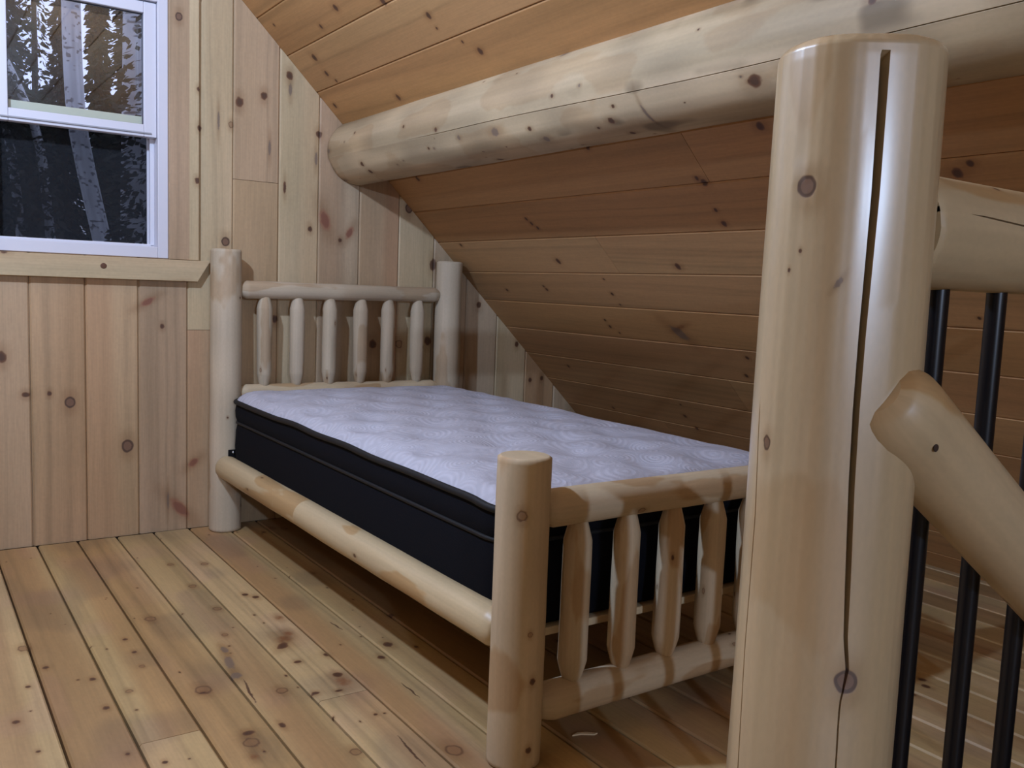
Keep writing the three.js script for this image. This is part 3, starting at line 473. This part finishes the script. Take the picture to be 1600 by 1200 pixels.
// ---------------------------------------------------------------- stair head: newel, guard railing, handrail, stairs
const NX = 0.867, NZ = -0.621;
{
  const cy = [[0.0, 2.12], [0.5, 2.15], [0.575, 2.166], [0.604, 2.10], [0.646, 2.152], [0.715, 2.183], [0.81, 2.229], [0.89, 2.248], [0.969, 2.245], [1.034, 2.231], [1.11, 2.215], [1.178, 2.221], [1.27, 2.23]];
  const curve = (t) => (y) => { let i = 0; while (i < t.length - 2 && y > t[i + 1][0]) i++; return lerp(t[i][1], t[i + 1][1], clamp((y - t[i][0]) / (t[i + 1][0] - t[i][0]))); };
  const main = { theta: curve(cy), w: curve([[0, 0.022], [0.58, 0.024], [0.62, 0.05], [0.7, 0.075], [1.0, 0.095], [1.25, 0.125], [1.27, 0.125]]), depth: curve([[0, 0.004], [0.57, 0.006], [0.6, 0.004], [0.63, 0.02], [0.8, 0.03], [1.238, 0.032], [1.25, 0.0], [1.27, 0]]), clear: 0.19 };
  const hair = { theta: curve([[0, 3.42], [0.46, 3.464], [0.61, 3.52], [0.76, 3.50], [0.88, 3.58], [1.27, 3.6]]), w: () => 0.022, depth: curve([[0, 0.006], [0.84, 0.006], [0.88, 0], [1.27, 0]]), clear: 0.12 };
  const kn = [[3.028, 1.116, 0.012, 0.004], [3.359, 0.843, 0.008, 0.002], [2.12, 0.597, 0.014, 0.004]];
  const rf = (y, th) => {
    let r = lerp(0.0935, 0.0862, y / 1.27) * (1 + 0.012 * (n3(Math.cos(th) * 1.4, Math.sin(th) * 1.4, y * 3) - 0.5) + 0.006 * (n3(Math.cos(th) * 5, Math.sin(th) * 5 + 4, y * 9) - 0.5));
    for (const [kt, ky, kr, kh] of kn) { const d = Math.hypot((((th - kt) % 6.2832 + 9.4248) % 6.2832 - 3.1416) * 0.09, (y - ky) * 0.8) / kr; r += kh * (Math.exp(-d * d * 0.5) - 1.3 * Math.exp(-((d * 1.6) ** 2))); }
    { const d = ((th - 2.2) % 6.2832 + 9.4248) % 6.2832 - 3.1416; r -= 0.0085 * Math.exp(-((d / 0.5) ** 2)); }          // slightly flat beside the crack
    const d = 1.268 - y; if (d < 0.012) { const k = 1 - Math.max(0, d) / 0.012; r -= 0.0065 * k * k * (0.6 + 0.8 * n2(th * 2, 9)); }
    return r;
  };
  const g = logGeo(1.268, rf, { seg: 96, rings: 110, ends: [0.002, 0.004, 0.007, 0.012, 0.018], cracks: [main, hair], around: 1, uvLen: 1.35, bevel: 0.002, creased: true });
  solo('newel_post', g, M.newel, 'thick varnished log post with a long drying crack', 'post', [NX, 0, NZ]);
}
{
  const o = V(1.6, 0, NZ), rail = thing('guard_railing', 'log top rail on slim black metal balusters beside the thick post', 'railing', o.toArray());
  const p = V(NX + 0.075, 1.084, NZ), q = V(2.17, 1.084, NZ);
  // the crack runs along the rail's camera side
  const g = logBetween(p, q, 0.0665, 0.063, { seg: 44, rings: 30, uneven: 0.012, uvLen: 2, bevel: 0.003, cracks: [{ theta: (y) => 1.90 - 0.22 * Math.min(1, y / 0.3) + 0.03 * n2(y * 8, 2), w: () => 0.034, depth: () => 0.011, clear: 0.1 }], creased: true, uo: 0.35, vo: 0.2 });
  part('top_rail', off(g, o), M.rail, rail, 'varnished log top rail with a fine crack');
  for (let i = 0; i < 8; i++) { const b = new THREE.CylinderGeometry(0.0127, 0.0127, 1.06, 20); b.translate(1.056 + 0.1365 * i - o.x, 0.50, 0); part('baluster', b, M.black, rail, i ? undefined : 'black metal baluster'); }
  const b = new RoundedBoxGeometry(1.22, 0.035, 0.06, 2, 0.004); b.translate(1.55 - o.x, 0.0175, 0); part('bottom_rail', b, M.stairWood, rail);
}
{
  const d = V(1, -0.662, 0).normalize(), p = V(0.846, 0.907, -0.556), q = p.clone().addScaledVector(d, 2.4);
  const L = 2.4, rf = (y, th) => { let r = 0.0525 * (1 + 0.02 * (n3(Math.cos(th) * 1.3, Math.sin(th) * 1.3 + 5, y * 4) - 0.5)); const k = 1 - clamp(y / 0.045); r *= Math.sqrt(1 - 0.6 * k * k); return r; };
  const g = logGeo(L, rf, { seg: 40, rings: 40, ends: [0.004, 0.01, 0.02, 0.035, 0.05, 0.065], uvLen: 2, bevel: 0.008, uo: 0.1, vo: 0.55 });
  g.applyQuaternion(new THREE.Quaternion().setFromUnitVectors(V(0, 1, 0), d));
  const h = solo('stair_handrail', g, M.rail, 'peeled log handrail sloping down the stairs from the post', 'handrail', p.toArray());
  const kn = new THREE.SphereGeometry(0.0045, 14, 10); kn.scale(1, 1, 0.35); kn.translate(0.885 - p.x, 0.853 - p.y, -0.5085 - p.z); part('knot', kn, std({ color: 0x3b2a20, roughness: 0.8 }), h); void q;
}
{ // stairs down to the storey below
  const st = thing('staircase', 'wooden open stairs descending under the log handrail', 'stairs', [HOLE.x0, -2.5, 0]);
  const rise = 2.5 / 13, run = rise / 0.662;
  for (let i = 1; i < 13; i++) part('tread', rbox((i - 1) * run, i * run + 0.03, 2.5 - i * rise - 0.04, 2.5 - i * rise, HOLE.z0 + 0.05, HOLE.z1 - 0.05, 0.006), M.stairWood, st);
  for (const z of [HOLE.z0 + 0.005, HOLE.z1 - 0.05]) { const s = new THREE.Shape([[0.002, 2.25], [0.002, 2.46], [0.08, 2.46], [12 * run + 0.3, 0.0], [12 * run - 0.05, 0.0]].map((p) => new THREE.Vector2(...p))); const g = new THREE.ExtrudeGeometry(s, { depth: 0.045, bevelEnabled: false }); g.translate(0, 0, z); part('stringer', g, M.stairWood, st); }
}
{ // a splinter of wood on the floor by the footboard
  const s = new THREE.Shape([[0, 0], [0.02, 0.006], [0.05, 0.003], [0.058, 0.009], [0.034, 0.014], [0.012, 0.012]].map((p) => new THREE.Vector2(...p)));
  const g = new THREE.ExtrudeGeometry(s, { depth: 0.002, bevelEnabled: true, bevelThickness: 0.0006, bevelSize: 0.0006, bevelSegments: 1 }); g.rotateX(-Math.PI / 2); g.rotateY(-0.5);
  solo('wood_chip', g, M.chip, 'pale wood splinter lying on the floor below the footboard', 'wood chip', [1.235, 0.0006, -1.50]);
}

// ---------------------------------------------------------------- lamps (two pendants under the ridge)
function pendant(x, y, z, candela, label) {
  const topY = ceilY(x), t = thing('pendant_lamp', label, 'lamp', [x, y, z]);
  const c = new THREE.CylinderGeometry(0.05, 0.055, 0.03, 24); c.translate(0, topY - y - 0.03, 0); part('canopy', c, M.black, t);
  const d = new THREE.CylinderGeometry(0.004, 0.004, topY - y - 0.15, 10); d.translate(0, (topY - y - 0.15) / 2 + 0.11, 0); part('cord', d, M.black, t);
  const s = new THREE.CylinderGeometry(0.018, 0.022, 0.06, 20); s.translate(0, 0.085, 0); part('socket', s, M.black, t);
  const b = new THREE.SphereGeometry(0.055, 28, 20); const e = std({ color: 0xffffff, roughness: 0.4, emissive: LAMP_COLOR, emissiveIntensity: 6 });
  const bulb = part('bulb', b, e, t, 'glowing round bulb'); bulb.castShadow = false;
  const l = new THREE.PointLight(LAMP_COLOR, candela, 0, 2); l.name = 'light'; l.castShadow = true; l.shadow.radius = 2; l.shadow.mapSize.set(2048, 2048); l.shadow.bias = -0.0005; t.add(l);
}
pendant(-0.1, 2.22, -2.0, LAMP_NEAR, 'bare round bulb pendant hanging near the window wall');
pendant(-0.6, 1.78, 4.6, LAMP_FAR, 'bare round bulb pendant hanging beyond the stair head');

// ---------------------------------------------------------------- outside: ground, birches, spruces
solo('ground', box(-40, 40, -3.2, -2.7, -60, -3.9), M.soil, 'dark forest ground outside the window', 'ground', [0, 0, 0], { kind: 'structure' });
const birchTex = toTexture(paint(256, 1024, (x, y, o) => {
  const th = x / 256 * 6.2832, l = y / 1024 * 3, a = Math.cos(th), b = Math.sin(th), m = sstep(0.60, 0.74, n3(a * 2.6, b * 2.6, l * 48)) * sstep(0.35, 0.6, n3(a * 2 + 7, b * 2, l * 7)), gr = n3(a * 3, b * 3 + 4, l * 4) - 0.5;
  for (let c = 0; c < 3; c++) o[c] = lerp([176, 177, 182][c] * (1 + 0.22 * gr), [58, 55, 58][c], m * 0.6);
}), 256, 1024);
const birchMat = std({ map: birchTex, roughness: 0.85 }), barkMat = std({ color: 0x2a241e, roughness: 1 });
const green = (c) => std({ color: c, roughness: 1, side: THREE.DoubleSide });
const spruceMats = [green(0x1f2a1c), green(0x1b2419), green(0x222c1f)], leafMat = green(0x2a2c26);
function birch(path, r0, r1, mat, label, boughs) {
  const base = path[0], t = thing('birch_tree', label, 'tree', base, { group: 'birches outside the window' });
  const c = new THREE.CatmullRomCurve3(path.map((p) => V(p[0] - base[0], p[1] - base[1], p[2] - base[2]))), N = 40, S = 16, L = c.getLength(), pos = [], uv = [], idx = [];
  for (let i = 0; i <= N; i++) { const p = c.getPointAt(i / N), r = lerp(r0, r1, i / N); for (let j = 0; j <= S; j++) { const a = j / S * 6.2832; pos.push(p.x + Math.cos(a) * r, p.y, p.z + Math.sin(a) * r); uv.push(j / S, i / N * L / 3); } }
  for (let i = 0; i < N; i++) for (let j = 0; j < S; j++) { const a = i * (S + 1) + j; idx.push(a, a + S + 1, a + 1, a + 1, a + S + 1, a + S + 2); }
  const g = new THREE.BufferGeometry(); g.setAttribute('position', new THREE.Float32BufferAttribute(pos, 3)); g.setAttribute('uv', new THREE.Float32BufferAttribute(uv, 2)); g.setIndex(idx); g.computeVertexNormals();
  part('trunk', g, mat, t);
  if (boughs) part('foliage', sprays(boughs.seed, boughs.n, boughs.f, boughs.len, boughs.wid), leafMat, t).userData.kind = 'stuff';
}
function sprays(seed, n, place, len, wid) { // many small narrow leaves as thin quads
  const r = rng(seed), pos = [], idx = [];
  for (let i = 0; i < n; i++) {
    const p = place(r), d = V(p.d[0] + (r() - 0.5) * 0.9, p.d[1] + (r() - 0.5) * 0.5, p.d[2] + (r() - 0.5) * 0.9).normalize(), u = d.clone().cross(V(r() - 0.5, r() - 0.2, r() - 0.5)).normalize(), l = len * (0.5 + r()), w = wid * (0.5 + r());
    const a = V(...p.p), b = pos.length / 3, m = a.clone().addScaledVector(d, l * 0.5);
    for (const q of [a, m.clone().addScaledVector(u, w), a.clone().addScaledVector(d, l), m.clone().addScaledVector(u, -w)]) pos.push(q.x, q.y, q.z);
    idx.push(b, b + 1, b + 2, b, b + 2, b + 3);
  }
  const g = new THREE.BufferGeometry(); g.setAttribute('position', new THREE.Float32BufferAttribute(pos, 3)); g.setIndex(idx); g.computeVertexNormals(); return g;
}
birch([[2.02, -2.7, -9], [1.97, 0, -9], [1.99, 2.9, -9], [2.02, 6, -9], [2.1, 11, -9]], 0.28, 0.16, birchMat, 'thick pale birch close behind the window with dark leafy twigs', { seed: 21, n: 2400, f: (r) => { const y = 3.0 + Math.min(r(), r()) * 3.6, a = r() * 6.28, q = 0.3 + r() * 0.25; return { p: [-0.06 + Math.cos(a) * q * 0.6, y, 0.1 + Math.abs(Math.sin(a)) * q], d: [Math.cos(a), -0.4, Math.sin(a)] }; }, len: 0.085, wid: 0.024 });
birch([[2.45, -2.7, -10], [1.98, 0.1, -10], [1.75, 1.33, -10], [1.64, 1.86, -10], [1.54, 2.41, -10], [1.5, 3.02, -10], [1.49, 3.62, -10], [1.46, 6, -10], [1.3, 10, -10]], 0.10, 0.075, birchMat, 'slender leaning birch trunk between dark spruces');
birch([[1.95, -2.7, -12], [1.66, 0.4, -12], [1.54, 1.36, -12], [1.42, 2.53, -12], [1.22, 3.1, -12], [0.9, 3.8, -12], [-0.4, 8, -12]].map(([x, y, z]) => [x * 1.5, y < -2 ? y : 1 + (y - 1) * 1.5, z * 1.5]), 0.09, 0.06, birchMat, 'thin birch trunk leaning away beside the slender leaning one', { seed: 23, n: 700, f: (r) => { const h = 3.4 + r() * 4.2; return { p: [-0.62 - (h - 4.24) * (h > 6 ? 0.3 : 0.1) + (r() - 0.5) * 0.45, h, 0.1 + r() * 0.3], d: [r() - 0.5, -0.3, r() - 0.5] }; }, len: 0.15, wid: 0.04 });
birch([[1.45, -2.7, -12.4], [1.27, 1.38, -12.4], [1.18, 2.39, -12.4], [0.9, 4, -12.4], [0.1, 9, -12.4]].map(([x, y, z]) => [x * 1.45, y < -2 ? y : 1 + (y - 1) * 1.45, z * 1.45]), 0.09, 0.05, birchMat, 'thin birch trunk nearest the window jamb among spruces', { seed: 24, n: 650, f: (r) => { const h = 3.4 + r() * 3.6; return { p: [-0.26 - (h - 4.25) * 0.1 + (r() - 0.5) * 0.45, h, 0.1 + r() * 0.3], d: [r() - 0.5, -0.3, r() - 0.5] }; }, len: 0.15, wid: 0.04 });
function spruce(x, z, apex, r0, k, n, mat, seed, label, len = 0.20, cap = 1.4) {
  const t = thing('spruce_tree', label, 'tree', [x, -2.7, z], { group: 'spruces outside the window' });
  const tr = new THREE.CylinderGeometry(0.03, 0.16, apex + 2.2, 10); tr.translate(0, (apex + 2.2) / 2, 0); part('trunk', tr, barkMat, t);
  part('foliage', sprays(seed, n, (r) => { const y = 0.8 + r() * (apex + 1.9), R = Math.min(cap, r0 + k * Math.max(0, apex - (y - 2.7))), a = r() * 6.28, lay = 0.75 + 0.25 * Math.sin(y * 9 + a), q = R * Math.sqrt(0.05 + 0.95 * r()) * lay; return { p: [Math.cos(a) * q, y - 0.25 * q, Math.sin(a) * q], d: [Math.cos(a) * 0.7, -0.45, Math.sin(a) * 0.7] }; }, len, 0.045), mat, t).userData.kind = 'stuff';
}
const TALL = 'tall narrow dark spruce in the forest outside the window', BUSHY = 'shorter bushy spruce filling the gaps behind the tall ones', SIDE = 'broad spruce at the forest edge well to the side';
[[1.70, -20, 10.5, 0.12, 0.09, 10000, 0.2, 0.62], [3.07, -21.8, 11.5, 0.05, 0.03, 6000, 0.15, 0.5], [3.47, -20, 11, 0.04, 0.024, 6000, 0.15, 0.45], [4.5, -21.9, 11.5, 0.1, 0.06, 8000, 0.2, 0.6], [-0.2, -21, 11, 0.1, 0.1, 6000, 0.2, 0.9], [6.6, -21, 12, 0.1, 0.1, 6000, 0.2, 0.9]].forEach(([x, z, a, r0, k, n, len, cap], i) => spruce(x, z, a, r0, k, n, spruceMats[i % 3], 300 + i, TALL, len, cap));
[[2.35, -24.6, 5.3], [4.95, -24.6, 5.5], [3.75, -27.6, 6.0], [0.2, -27.4, 6.2], [7.4, -27.4, 6.2]].forEach(([x, z, a], i) => spruce(x, z, a, 0.45, 0.25, 9000, spruceMats[(i + 1) % 3], 320 + i, BUSHY, 0.22, 1.05));
spruce(3.62, -31, 15, 0.1, 0.05, 2600, spruceMats[0], 335, 'thin sparse spruce with sky showing between its twigs', 0.2, 0.6);
[[-2.6, -15], [-6, -18], [9.5, -16]].forEach(([x, z], i) => spruce(x, z, 9 + i % 3, 0.1, 0.16, 3000, spruceMats[i % 3], 340 + i, SIDE));

renderer.render(scene, camera);
